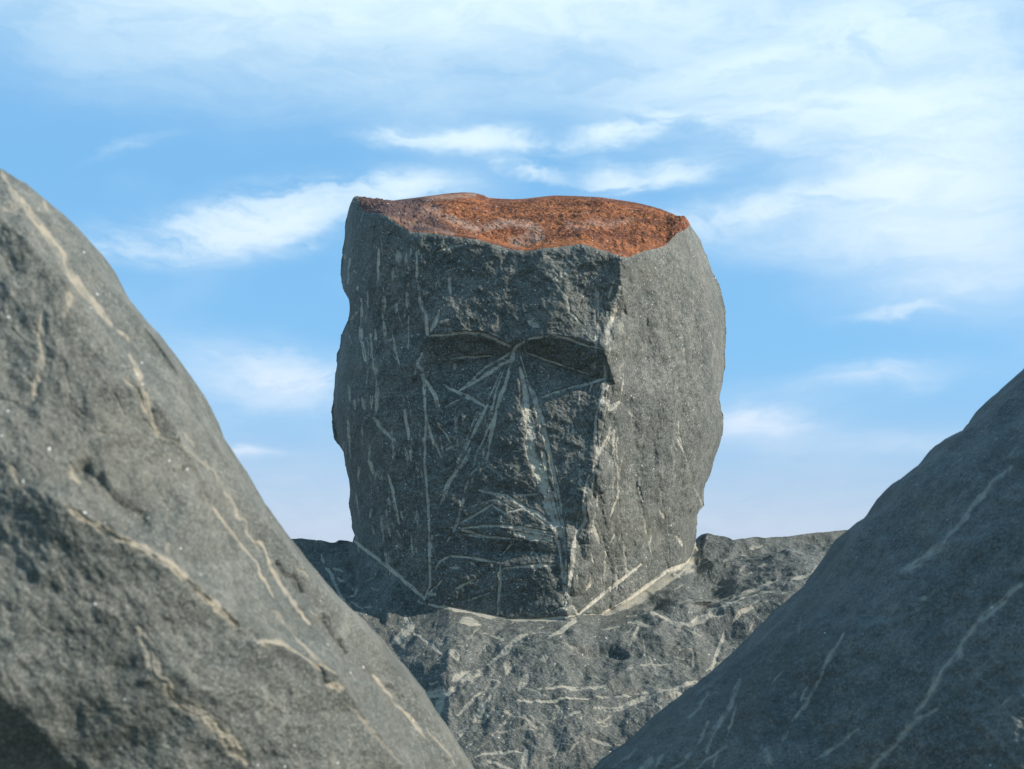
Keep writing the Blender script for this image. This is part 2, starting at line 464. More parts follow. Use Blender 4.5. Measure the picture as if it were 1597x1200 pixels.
# ------------------------------------------------------------------ the carved head
Lc = curve([(300, 546), (325, 546), (334, 542), (364, 537.5), (400, 534), (421, 532), (440, 533), (451, 535), (460, 541), (469, 545.6), (485, 546), (502, 544),
            (514, 536), (523, 531), (544, 529), (556, 525), (575, 524), (598, 523), (622, 520), (636, 518), (644, 516), (665, 518), (686, 521),
            (696, 529), (707, 536), (722, 539), (740, 542), (756, 546), (770, 547), (783, 544), (791, 543), (803, 547), (824, 549), (833, 554), (843, 551), (880, 552)])
Rc = curve([(300, 1070), (340, 1071), (350, 1076), (372, 1090), (391, 1099), (408, 1106), (424, 1112), (442, 1121), (460, 1127), (480, 1131), (502, 1133), (530, 1131), (568, 1130),
            (595, 1128), (610, 1125), (625, 1121), (644, 1126), (660, 1128), (677, 1127), (695, 1121), (713, 1115), (728, 1112), (740, 1108), (758, 1099), (772, 1098), (788, 1097),
            (796, 1090), (804, 1087), (842, 1086), (900, 1085)])
rim = curve([(500, 333), (542, 332), (550, 329), (562, 328), (575, 332), (590, 333), (605, 336), (618, 345), (629, 352), (644, 361), (662, 361), (680, 362), (700, 366), (716, 368), (740, 371), (758, 376), (775, 381),
             (791, 386), (805, 388), (818, 390), (832, 389), (847, 386), (870, 384), (890, 381), (907, 379), (925, 384), (940, 389), (955, 394), (970, 399), (982, 400), (995, 394),
             (1006, 390), (1025, 386), (1038, 381), (1046, 373), (1054, 364), (1062, 360), (1069, 357), (1075, 350), (1150, 350)])
top = curve([(500, 330), (542, 330), (550, 324), (561, 320), (590, 317), (620, 312), (660, 307), (698, 302), (722, 300), (740, 301), (755, 305), (763, 309), (779, 310), (800, 311), (820, 310), (845, 307),
             (865, 305), (900, 306), (937, 308), (965, 312), (991, 316), (1012, 321), (1030, 326), (1050, 334), (1069, 345), (1076, 351), (1150, 351)])
collar = curve([(500, 843), (550, 843), (600, 883), (662, 937), (700, 946), (755, 957), (794, 966), (860, 966), (900, 960), (940, 959), (970, 944),
                (1006, 920), (1042, 893), (1075, 876), (1086, 848), (1150, 848)])
C1 = curve([(300, 640), (388, 648), (436, 650), (520, 667), (568, 655), (600, 662), (740, 664), (800, 668), (930, 670), (1000, 670)])
C2 = curve([(300, 975), (400, 970), (448, 966), (508, 950), (535, 942), (562, 940), (610, 943), (674, 930), (740, 926), (800, 910), (836, 897), (870, 890), (941, 884), (1000, 880)])
def soft(pts, k=28):
    g = np.arange(200., 1100.); v = np.interp(g, *np.array(pts, float).T)
    ker = np.exp(-(np.arange(-3 * k, 3 * k + 1) / k) ** 2); ker /= ker.sum()
    v = np.convolve(np.pad(v, 3 * k, mode='edge'), ker, mode='valid')
    return lambda y: np.interp(y, g, v)
Lsm = soft([(300, 543), (420, 534), (520, 530), (640, 518), (740, 538), (843, 552), (900, 556)])
Rsm = soft([(300, 1068), (350, 1080), (420, 1112), (500, 1131), (600, 1128), (680, 1126), (760, 1102), (842, 1086), (900, 1080)])
D0 = 2.150

FACE_LINES = [
    # brows
    [(640, 480, 0), (668, 526, -3), (700, 519, -7), (745, 516, -8), (772, 524, -6), (790, 534, -3), (805, 541, 0), (826, 530, -5), (850, 524, -9), (895, 524, -10), (925, 534, -9), (941, 545, -8)],
    # upper eyelid creases (deep)
    [(664, 571, 10), (690, 575, 20), (715, 571, 23), (770, 558, 21), (797, 549, 7)],
    [(814, 549, 7), (835, 560, 22), (870, 574, 28), (912, 587, 29), (940, 592, 23)],
    [(641, 620, 1), (664, 571, 10)],
    # lower lid lines
    [(797, 549, 7), (775, 572, 14), (744, 594, 15), (715, 612, 14), (690, 626, 9), (672, 640, 5)],
    [(690, 600, 15), (715, 612, 11), (735, 622, 11), (757, 636, 13)],
    [(943, 600, 14), (880, 614, 14), (840, 622, 15), (825, 600, 14)],
    # nose: left base, ridge, right base
    [(800, 556, 6), (788, 590, 9), (775, 640, 9), (766, 680, 8), (752, 727, 5)],
    [(806, 556, 4), (808, 600, -4), (812, 650, -12), (820, 700, -19), (826, 736, -24)],
    [(814, 556, 8), (826, 600, 12), (842, 650, 12), (856, 700, 12), (868, 760, 11), (876, 800, 8)],
    [(752, 727, 5), (765, 728, -6), (790, 749, -18), (826, 736, -24), (842, 752, -10), (860, 790, 6)],
    # under the nose
    [(744, 764, 7), (765, 758, 9), (800, 766, 10), (835, 780, 10), (862, 812, 8)],
    # upper lip
    [(721, 826, 3), (748, 808, -1), (770, 790, -4), (800, 796, -8), (835, 800, -6), (860, 824, 0), (872, 838, 5)],
    [(718, 830, 2), (760, 820, -8), (800, 820, -12), (840, 826, -12), (870, 838, 2)],
    [(724, 836, 4), (760, 838, -7), (800, 843, -9), (840, 843, -9), (868, 846, 3)],
    # mouth slit
    [(712, 856, 6), (745, 858, 15), (790, 860, 19), (830, 860, 19), (872, 866, 9)],
    # lower lip and chin
    [(676, 890, 1), (685, 876, 0), (702, 868, -2), (740, 870, -4), (782, 880, -8), (830, 882, -8), (884, 872, -2)],
    [(672, 925, 2), (700, 930, 5), (780, 938, 4), (850, 936, 5), (886, 940, 2)],
]
FACE_PTS = [(600, 250, 0), (1050, 250, 0), (600, 1020, 0), (1050, 1020, 0), (635, 400, 0), (700, 400, 0), (800, 400, -2), (635, 700, 0), (635, 850, 0), (964, 400, 0),
            (980, 500, 0), (960, 600, -4), (960, 700, -4), (945, 780, -2), (925, 850, 0), (905, 950, 0), (700, 450, 2), (780, 470, -3), (830, 460, 3),
            (780, 660, -4), (778, 700, -6), (700, 680, 3), (720, 740, 4), (690, 790, 0), (700, 830, 2), (715, 790, 4), (735, 700, 8), (900, 640, 8), (890, 700, 8), (900, 760, 8),
            (885, 820, 6), (880, 900, 2), (730, 900, -5), (780, 905, -8), (840, 905, -7), (700, 900, 0), (780, 960, 0), (680, 690, 3), (940, 640, 0), (925, 690, 0), (905, 820, 0)]
FACE_LINES += [  # chipped flake on the right of the forehead
    [(866, 436, -7), (878, 462, -8), (890, 498, -8), (905, 514, -7)],
    [(866, 436, -7), (892, 416, -4), (906, 447, 3), (934, 478, 9), (962, 492, 12)],
    [(892, 416, -4), (925, 420, 4), (962, 440, 6)],
    [(962, 492, 12), (950, 506, 6), (932, 522, -4)],
]

def head_depth(X, Y):
    c1 = C1(Y); c2 = C2(Y); L = Lsm(Y); R = Rsm(Y)
    face = np.full_like(X, 0.0) + 0.00005 * (Y - 650) * 0.25 + np.where(X > 805, 0.036, 0.010) * ((X - 805) / 300.) ** 2
    tl = (c1 - X) / np.maximum(c1 - L, 1); tr = (X - c2) / np.maximum(R - c2, 1)
    wl = 0.10 * np.maximum(tl, -1) + 0.13 * np.clip((tl - 0.45) / 0.55, 0, 1) ** 2.4 + 0.06 * np.clip((tl - 0.9) / 0.1, 0, 1) ** 2
    wr = 0.22 * np.maximum(tr, -1) + 0.05 * np.clip((tr - 0.5) / 0.5, 0, 1) ** 2 + 0.09 * np.clip((tr - 0.84) / 0.16, 0, 1) ** 2
    D = smax(face, face + wl, 0.012) if False else face + smax(wl, np.zeros_like(wl), 0.010) + smax(wr, np.zeros_like(wr), 0.006) - 0.004
    rel = blur(tin(FACE_PTS, FACE_LINES, X, Y), 2) * 0.001
    inside = sstep(-0.10, 0.0, -tl) * sstep(-0.02, 0.03, -tr + 0.02)
    D = D + rel * (0.85 - 0.66 * sstep(590, 660, Y) + 0.08 * sstep(780, 830, Y))
    P = np.stack([X, Y, D * 1000], -1)
    px = P / 1000.
    # vertical flaking on both side facets
    V = np.stack([X / 26., Y / 95., np.zeros_like(X)], -1)
    side = sstep(0.02, 0.15, tr)
    D = D + facets(V + 0.25 * fbm(P, 1 / 40., 3)[..., None], 1.0, 3, 1.0) * 0.0115 * side
    D = D + facets(V * np.array([1.1, 0.9, 1]) + 0.3 * fbm(P, 1 / 30., 3, 0.5, 9)[..., None], 1.0, 23, 1.0) * 0.0045 * sstep(0.0, 0.1, tl)
    # chipped corner on the right edge of the face
    edge = np.exp(-((X - c2 - 12) / 22.) ** 2)
    D = D + edge * (facets(np.stack([X / 22., Y / 34., 0 * X], -1) + 0.2 * fbm(P, 1 / 20., 2, 0.5, 4)[..., None], 1.0, 41, 1.6) * 0.013)
    D = D + facets(np.stack([X / 48., Y / 40., 0 * X], -1) + 0.4 * fbm(P, 1 / 35., 3, 0.5, 14)[..., None], 1.0, 31, 1.0) * 0.0022
    D = D + fbm(P, 1 / 70., 5, 0.55, 2) * 0.007 + fbm(P, 1 / 9., 3, 0.6, 5) * 0.0022 + fbm(P, 1 / 24., 3, 0.6, 6) * 0.0020
    for (cx, cy, sx, sy, d) in ((1010, 560, 40, 60, .008), (905, 818, 16, 20, .007), (560, 690, 14, 30, .006), (1060, 480, 30, 70, .006), (1000, 700, 30, 60, .005), (955, 850, 30, 50, -.005)):
        D = D + 1.7 * d * np.exp(-((X - cx) / sx) ** 2 - ((Y - cy) / sy) ** 2)
    return D0 + D

HEAD_STROKES = (
 Z(500, 280, .3, [(10,.5,155,405,140,540),(12,.8,297,360,302,520),(28,.5,400,370,405,430),(12,.6,440,400,460,470),(12,.5,372,460,375,520),
  (12,.8,495,365,500,520,520,640,545,720,555,805),(20,.5,455,540,452,660),(16,.6,325,560,330,660,322,700,335,815),(12,.7,212,620,215,830),(9,.6,455,700,455,880),
  (16,.6,545,680,555,810),(15,.7,620,680,600,740,570,790),(14,.6,215,840,232,945),(12,.5,390,890,390,940),(28,.3,270,950,290,1000),(18,.55,290,1040,288,1200),(12,.6,265,1120,262,1190),
  (13,.9,670,480,675,600),(10,.6,650,475,700,455),(9,.7,610,375,670,355,740,340),(10,.4,215,190,210,220),
  (12,.7,570,815,640,808,740,795,830,800,910,830,990,870),(9,.5,870,790,930,815),(18,.6,925,600,940,640),(28,.6,1085,740,1130,765),
  (14,.9,1060,840,1010,880,990,940,940,960,840,1030,720,1095),(8,.6,680,930,890,915),(14,.6,530,900,505,960,530,990,540,1060,545,1200),(16,.8,545,1040,590,1110,615,1180),
  (12,.9,640,1065,700,1100,770,1130,860,1185),(9,.5,650,1180,720,1145),(9,.7,960,970,920,1070,890,1200),(9,.6,935,1000,870,1150),
  (22,.9,1035,980,1055,1060,1080,1200),(10,.7,1075,1030,1120,1120,1130,1190),(8,.8,1085,905,1200,945),(22,.35,340,830,375,830),(16,.4,390,690,400,640),(14,.4,700,960,700,985),
  (12,.4,735,730,740,690),(12,.4,800,700,810,680),(16,.3,880,650,980,635),(20,.35,1010,400,1020,440),(12,.5,150,735,190,690),(10,.4,580,1010,610,1000),(14,.3,340,1050,350,1050),(14,.3,395,1050,395,1060)])
 + Z(500, 620, .3, [(11,.9,545,0,545,120,540,230,545,400,560,600,565,760,570,980,540,1050),(12,.5,210,150,218,240),(16,.6,275,100,320,165,385,225),
  (13,.8,435,50,445,130,455,220),(8,.6,465,250,485,330),(12,.5,430,250,460,350),(8,.8,620,150,650,190,670,230),(11,.8,545,90,570,190,600,250,625,310),(8,.7,615,190,640,300),
  (10,.8,650,275,720,240),(20,.5,700,100,705,180),(12,.8,750,0,850,40),(13,.9,870,30,830,110,790,205),(10,.8,790,200,755,270),(9,.8,930,0,900,110,880,200,868,340),(8,.7,885,40,860,180),
  (11,.7,850,255,840,350,780,400),(8,.6,820,260,790,370),(17,.7,780,260,740,350,700,395,670,440,620,560),(12,.9,770,430,735,560,710,650,660,750),(18,.5,250,330,275,400),(16,.5,300,380,320,430),
  (12,.8,350,400,380,500,410,660),(8,.6,420,590,430,640),(20,.5,355,530,365,560),(20,.5,495,600,498,640),(18,.4,320,660,320,700),(8,.5,395,690,415,730),(14,.6,390,770,415,805),(14,.5,485,800,480,840),
  (14,.6,580,720,575,780),(14,.4,215,0,230,60),(12,.4,175,10,180,60),(20,.3,240,510,260,520),
  (42,.95,1060,0,1085,150,1100,300,1150,440,1190,600),(11,.9,1110,0,1150,110,1180,250,1200,330),(15,1,175,745,300,840,400,920,540,1050),(11,1,500,1060,620,1085,850,1125,980,1155,1200,1155),
  (16,.6,600,1020,560,1020),(11,.8,590,900,620,850,670,825,760,830,930,860),(10,.9,950,890,1040,880,1190,865),(11,.9,935,870,925,1130),(13,.6,670,885,720,885),(11,.8,695,1000,800,945),
  (8,.6,650,1065,780,1050,910,1005),(14,1,825,480,960,510,1060,570,1190,670),(10,.8,735,645,840,590,900,545),(12,.8,890,560,960,600,1060,575,1100,590),(11,.9,730,680,830,670,940,665,1060,680,1200,700),
  (12,.8,735,690,860,720),(26,.9,1020,710,1200,740),(9,.6,750,715,1050,740),(8,.6,870,360,970,430,1080,375),(8,.7,1010,510,1130,500),(8,.5,1010,745,940,820),(10,.6,1080,760,1150,860),
  (12,.4,455,420,460,440),(10,.5,590,10,610,60),(10,.5,640,480,620,510),(30,.2,1000,960,1180,960),(10,.3,1160,960,1150,1100)])
 + Z(820, 620, .3, [(34,1,10,100,30,300,80,400,120,520,160,660,180,720),(14,.9,50,0,90,130,120,290,150,420,190,560),(16,.8,90,290,110,450),(15,1,0,575,60,600,130,660,170,700),
  (10,.9,0,690,150,720),(22,.9,0,730,140,735),(14,.8,170,740,190,870,205,1000,200,1080),(10,.9,0,880,160,868),(20,.5,420,0,440,60,490,20),(12,.6,400,0,370,80,360,180,370,290,355,400,350,530),
  (20,.6,440,180,400,260,375,300),(16,.7,330,400,300,560,310,640,270,700,240,800),(14,.5,280,420,320,500),(13,.8,260,760,245,900,215,1080),(14,.6,345,660,380,760),(16,.6,320,740,300,830),
  (10,.6,235,100,255,210),(18,.6,540,430,545,480,520,500),(10,.5,510,540,510,610),(8,.7,595,520,610,630,640,740,655,820),(11,.5,740,200,770,290,780,470),(11,.7,795,120,800,200,850,400,920,560),
  (12,.5,780,720,810,770),(13,1,600,865,520,930,400,1020,270,1135),(24,1.1,885,760,870,830,840,870,740,910,620,1000,500,1080,400,1130),(10,1,0,1155,250,1140,400,1130),
  (14,.5,150,1110,250,1090,270,1130),(26,.25,700,450,720,300),(10,.4,280,30,300,80)])
 + Z(820, 280, .3, [(24,.8,150,530,225,465),(24,.55,490,560,470,660,430,770,420,850),(22,.5,490,730,500,800),(11,.6,510,960,505,1020),(11,.4,800,730,820,860,830,1000,805,1050),(10,.35,640,1020,690,1160),
  (6,.7,940,740,985,880),(18,.4,730,715,740,740),(10,.8,10,830,130,815,240,835,330,865,400,880),(8,.8,0,900,150,950,330,1010),(11,.9,65,1140,200,1100,410,1030),(14,.6,400,1050,400,1200),
  (24,.35,100,400,190,420),(20,.4,590,400,600,430),(10,.4,770,270,790,450),(10,.5,160,540,215,610,230,690,310,760),(10,.6,0,1040,60,1150),(12,.5,410,900,410,1100),(16,.3,0,700,60,740),(8,.4,870,660,970,690)])
)

HEAD_STROKES = [(w_, k * (0.42 if 965 < sum(p[0] for p in pts) / len(pts) < 1130 and min(p[1] for p in pts) < 800 else 1.0), pts) for w_, k, pts in HEAD_STROKES]
HEAD_STROKES += nicks(70, 535, 660, 380, 900, 85, 14, 6, 26, 1) + nicks(70, 680, 930, 400, 950, 60, 50, 4, 16, 2) + nicks(16, 930, 1110, 420, 900, 80, 18, 8, 30, 3) + nicks(40, 900, 960, 430, 930, 95, 15, 8, 26, 4)
HEAD_STROKES += nicks(46, 915, 975, 420, 900, 97, 7, 20, 60, 11) + nicks(34, 540, 655, 350, 860, 86, 6, 18, 60, 12)
HEAD_STROKES += [(1.6, .8, [(802, 552), (786, 600), (770, 650), (748, 700)]), (1.5, .7, [(804, 552), (775, 640), (757, 722)]), (1.4, .7, [(812, 556), (836, 640), (862, 730), (876, 790)]),
                 (1.6, .6, [(800, 548), (760, 572), (722, 604)]), (1.4, .6, [(745, 640), (728, 690), (708, 738), (696, 772)]), (1.3, .6, [(872, 772), (882, 850), (884, 930)]),
                 (1.4, .6, [(858, 700), (870, 790), (880, 840)]), (1.2, .5, [(730, 790), (775, 778), (812, 800)]), (1.2, .6, [(690, 905), (668, 926)]), (1.3, .5, [(905, 780), (893, 860), (887, 936)])]

def make_head(parent):
    nx, ny = 560, 620
    # columns a little denser near the two silhouettes
    c = np.linspace(0, 1, nx); c = c - 0.06 * np.sin(2 * math.pi * c) / (2 * math.pi) * 2
    t = np.linspace(0, 1, ny)
    Cc, T = np.meshgrid(c, t)
    X = 545 + Cc * 530; Y = X * 0
    for _ in range(25):
        Y = rim(X) + T * (collar(X) + 14 - rim(X))
        X = 0.5 * X + 0.5 * (Lc(Y) + Cc * (Rc(Y) - Lc(Y)))
    # ragged silhouette
    e = np.exp(-Cc * 40) * 1.0; e2 = np.exp(-(1 - Cc) * 40)
    rg = fbm(np.stack([Y, Y * 0, Y * 0], -1), 1 / 11., 4, 0.7, 77) * 3.0
    X = X + (e + e2) * rg * np.clip(T * 30, 0, 1)
    D = head_depth(X, Y)
    sc = scratch_field(X, Y, HEAD_STROKES, 100, 1.4)
    D = D + 0.0022 * sc                                   # the marks are cut in
    # round the top edge a touch where the crust overlaps
    D = D + 0.010 * np.exp(-(Y - rim(X)) / 5.0)
    rust = np.exp(-np.maximum(Y - rim(X), 0) / 3.5) * 0.75 * sstep(560, 620, X)
    front = orient(sheet(X, Y, D, dict(scratch=sc, rust=rust)), (0, -5, 0))
    # hidden back: closes the block behind
    nb = 60
    Xb = X[::10]; Yb = Y[::10]; Db0 = D[::10]
    cb = (c[None, :] * np.ones((Xb.shape[0], 1)))
    bulge = np.sin(math.pi * np.clip(cb, 0, 1)) ** 0.5
    edge = Db0[:, :1] * (1 - cb) + Db0[:, -1:] * cb
    yr = T[::10]
    Db = edge + bulge * (0.22 + 0.02 * (1 - yr))
    # top of the back must reach the rear rim of the cap
    Xt = X[0]; Dt = D[0]
    Yback = top(Xt)
    Dback = Db[0]
    Yb = Yb + (Yback - rim(Xt))[None, :] * (1 - yr) ** 2
    P = world_pts(Xb, Yb, Db)
    Pn = P[..., ] + (fbm(P, 9, 4, 0.5, 55) * 0.02 * bulge * np.clip(yr * 6, 0, 1))[..., None] * np.array([0, 1, 0])
    back = orient(dict(P=Pn, N=sheet_normals(Pn), attrs={}), (0, 9, 0))
    # the slanting rusty top
    nk = 150
    k = np.linspace(0, 1, nk)[:, None]
    Xc = Xt[None, :] * np.ones((nk, 1))
    Yc = rim(Xt)[None, :] * (1 - k) + Yback[None, :] * k
    # foreshortened rows: straight line in space between the two rims
    P0 = world_pts(Xt, rim(Xt), Dt)[None]; P1 = world_pts(Xt, Yback, Dback)[None]
    Pc = P0 * (1 - k[..., None]) + P1 * k[..., None]
    env = np.clip(k * 14, 0, 1) * np.clip((1 - k) * 4, 0, 1)
    span = (np.linalg.norm(P1 - P0, axis=-1))
    hh = fbm(Pc * np.array([1, 1, 0]), 11, 5, 0.55, 61) * 0.012 + fbm(Pc * np.array([1, 1, 0]), 140, 4, 0.7, 62) * 0.0038
    hh = hh + facets(np.stack([Pc[..., 0] * 14, Pc[..., 1] * 22, 0 * Pc[..., 0]], -1) + 0.3 * fbm(Pc, 20, 3)[..., None], 1.0, 66, 1.2) * 0.004
    hh = hh - 0.012 * np.exp(-((Xc - 760) / 40.) ** 2 - ((k - 0.8) / 0.3) ** 2)
    hh = hh + 0.012 * np.sin(np.pi * np.clip(k, 0, 1))
    hh = hh * np.clip(span / 0.15, 0, 1)
    Pc = Pc + (hh * env)[..., None] * np.array([0, -0.25, 1.0])
    # zones of the crust: purple-brown at left, pale pink bands towards the front edge
    py = HZ - Pc[..., 2] * F / Pc[..., 1]; px = CX + Pc[..., 0] * F / Pc[..., 1]
    wob = fbm(np.stack([px, py, 0 * px], -1), 1 / 30., 4, 0.6, 70)
    umber = 1 - sstep(660, 700, px + 30 * wob - (py - 330) * 0.4)
    pinkz = segdist(px + wob * 14, py + wob * 7, [(640, 352), (672, 326), (700, 340), (740, 356), (790, 350), (830, 352), (850, 368), (800, 378)], 7.0) * 0.6
    pinkz = np.maximum(pinkz, segdist(px + wob * 12, py + wob * 5, [(664, 314), (680, 308), (740, 304)], 4.0) * 0.6)
    pinkz = np.maximum(pinkz, segdist(px + wob * 12, py + wob * 8, [(890, 352), (940, 350), (985, 346)], 6.0) * 0.35)
    pinkz = np.maximum(pinkz, segdist(px + wob * 12, py + wob * 8, [(605, 336), (650, 352), (700, 362)], 5.0) * 0.5)
    greyz = 1 - sstep(556, 566, px + 8 * wob)
    cap = orient(dict(P=Pc, N=sheet_normals(Pc), attrs=dict(rust=1.0 - greyz, pink=pinkz, umber=umber * (1 - pinkz), scratch=0 * umber)), (0, 0, 9))
    # faces of the front that belong to carved features
    def poly_mask(poly):
        xm = 0.25 * (X[:-1, :-1] + X[1:, :-1] + X[1:, 1:] + X[:-1, 1:]); ym = 0.25 * (Y[:-1, :-1] + Y[1:, :-1] + Y[1:, 1:] + Y[:-1, 1:])
        ins = np.zeros(xm.shape, bool)
        for (x1, y1), (x2, y2) in zip(poly, poly[1:] + poly[:1]):
            if y1 == y2: continue
            cnd = ((y1 > ym) != (y2 > ym)) & (xm < (x2 - x1) * (ym - y1) / (y2 - y1) + x1)
            ins ^= cnd
        return ins
    eyeL = poly_mask([(668, 527), (700, 520), (745, 517), (772, 525), (797, 541), (797, 551), (775, 572), (744, 594), (715, 612), (690, 626), (672, 636), (660, 600), (657, 568), (664, 545)])
    eyeR = poly_mask([(814, 541), (826, 531), (850, 525), (895, 525), (925, 535), (938, 546), (940, 592), (880, 612), (840, 622), (827, 600), (816, 560)])
    nose = poly_mask([(798, 556), (788, 590), (775, 640), (766, 680), (753, 727), (765, 740), (790, 754), (826, 744), (842, 756), (866, 762), (856, 700), (842, 650), (826, 600), (814, 556)])
    mouth = poly_mask([(719, 828), (748, 808), (770, 790), (800, 796), (835, 800), (860, 824), (874, 842), (880, 872), (830, 882), (782, 880), (740, 870), (704, 868), (712, 850)])
    nose &= ~(eyeL | eyeR)
    eyeR &= ~eyeL; mouth &= ~(nose)
    rest = ~(eyeL | eyeR | nose | mouth)
    base = parent.location
    head = build('head', [dict(front, keep=rest), back], M_head, parent, base)
    head['label'] = 'block shaped stone head with a chiselled face'
    def sub(nm, mask, lab=None):
        o = build(nm, [dict(front, keep=mask)], M_head, head, base)
        if lab: o['label'] = lab
        return o
    sub('eye_socket', eyeL, 'narrower eye socket on the shaded side of the face')
    sub('eye_socket', eyeR, 'deeper eye socket next to the sunlit edge')
    sub('nose', nose); sub('mouth', mouth)
    cp = build('crust', [cap], M_head, head, base)
    cp['label'] = 'rust red slanting flat top'
    return front, X, Y, D

root = bpy.data.objects.new('stone_figure', None)
root.location = (0.03, 2.45, GROUND)
link(root)
root['label'] = 'dark stone figure with a chiselled face and rust red flat top, rising from rough shoulders'
root['category'] = 'sculpture'
front, HX, HY, HD = make_head(root)

# ------------------------------------------------------------------ generic block seen below a skyline
def block(name, x0, x1, nx, ny, S, depth, attrs_fn, material, parent, offset, thick, push_fn=None, ybot_vis=1225, seed=0, ragged=1.2, rim_fade=10):
    x = np.linspace(x0, x1, nx)
    s = S(x) + fbm(np.stack([x, 0 * x, 0 * x], -1), 1 / 14., 4, 0.6, seed + 5) * ragged
    nyc = 26
    t = np.linspace(0, 1, ny) ** 1.15
    X = x[None, :] * np.ones((ny, 1))
    yv = np.maximum(ybot_vis, s + 3)
    Y = s[None, :] + t[:, None] * (yv - s)[None, :]
    # continue down into the ground
    Dl = depth(x[None, :], yv[None, :])[0]
    yend = HZ + (0.08 - GROUND) * F / np.maximum(Dl, 0.3)
    tt = (np.arange(1, nyc + 1) / nyc)[:, None]
    Yd = yv[None, :] + tt * np.maximum(yend - yv, 5)[None, :]
    X = np.concatenate([X, x[None, :] * np.ones((nyc, 1))]); Y = np.concatenate([Y, Yd])
    D = depth(X, Y)
    at = attrs_fn(X, Y)
    if 'scratch' in at: D = D + 0.0015 * at['scratch']
    push = None
    if push_fn is not None:
        P = world_pts(X, Y, D)
        push = push_fn(P, X, Y, np.clip((Y - s[None, :]) / rim_fade, 0, 1))
    fr = orient(sheet(X, Y, D, at, push=push), (0, -5, 0))
    # back
    kb = np.linspace(0, 1, 40)[:, None]
    top_ = fr['P'][0]
    Pb = top_[None] * np.ones((40, 1, 1))
    Pb = Pb + kb[..., None] ** 0.6 * np.array([0, thick, 0])
    Pb[..., 2] = top_[None, :, 2] * (1 - kb ** 2) + (GROUND - 0.08) * kb ** 2
    nz = fbm(Pb, 7, 4, 0.5, seed + 31) * 0.02 * np.clip(kb * 4, 0, 1)
    Pb[..., 2] = np.minimum(Pb[..., 2] - np.abs(nz), top_[None, :, 2])
    bk = orient(dict(P=Pb, N=sheet_normals(Pb), attrs={}), (0, 9, 3))
    return build(name, [fr, bk], material, parent, offset)

# ---- shoulders of the figure
sh_top = curve([(240, 1000), (290, 870), (330, 846), (435, 840), (455, 841), (470, 840), (485, 842), (500, 843), (512, 847), (522, 847), (528, 843), (540, 843), (552, 846), (620, 846), (1000, 846), (1088, 846), (1095, 838), (1102, 832),
                (1112, 834), (1120, 835), (1132, 838), (1143, 842), (1155, 840), (1163, 840), (1177, 837), (1193, 839), (1227, 837), (1260, 833), (1300, 828), (1340, 825), (1420, 824), (1470, 850), (1500, 900), (1520, 1000)])
def sh_depth(X, Y):
    xs = [552, 580, 620, 662, 700, 755, 794, 860, 900, 940, 970, 1006, 1042, 1075, 1084]
    lines = []
    ys = collar(np.array(xs, float)); ds = head_depth(np.array([xs], float), np.array([ys]))[0]
    lines.append([(a, b, d) for a, b, d in zip(xs, ys, ds)])
    pts = [(-400, 800, 2.75), (-400, 3000, 1.55), (2400, 800, 2.75), (2400, 3000, 1.55), (435, 838, 2.48), (500, 838, 2.46), (300, 838, 2.52), (540, 838, 2.47), (800, 838, 2.72), (1086, 838, 2.62),
           (1102, 828, 2.60), (1200, 828, 2.60), (1340, 820, 2.62), (1500, 820, 2.62), (1800, 900, 2.5), (0, 900, 2.5),
           (460, 900, 2.33), (560, 920, 2.27), (600, 980, 2.135), (640, 960, 2.16), (520, 960, 2.17), (700, 1000, 2.05), (850, 1000, 2.05), (1000, 1000, 2.085), (930, 985, 2.12), (1100, 940, 2.22), (1200, 930, 2.19), (1150, 860, 2.50), (1250, 870, 2.38),
           (1120, 980, 2.13), (1250, 1000, 2.12), (700, 1080, 1.93), (900, 1080, 1.95), (1100, 1080, 1.95), (700, 1200, 1.80), (900, 1200, 1.82), (1100, 1200, 1.82), (300, 1200, 1.84), (1500, 1200, 1.9),
           (800, 1500, 1.66), (300, 1500, 1.7), (1400, 1500, 1.7), (800, 2000, 1.56), (300, 1000, 2.1), (1500, 1000, 2.2),
           (620, 860, 2.62), (1000, 860, 2.66), (1092, 852, 2.60), (1120, 880, 2.39), (1075, 900, 2.31)]
    lines += [[(1095, 862, 2.5), (1150, 845, 2.53), (1250, 852, 2.53), (1330, 850, 2.55)],
              [(985, 962, 2.19), (1040, 964, 2.15), (1080, 962, 2.135), (1130, 944, 2.15), (1180, 916, 2.22), (1280, 900, 2.27)],
              [(1070, 938, 2.17), (1120, 920, 2.23), (1165, 900, 2.275), (1260, 884, 2.315)]]
    return blur(tin(pts, lines, X, Y), 3)
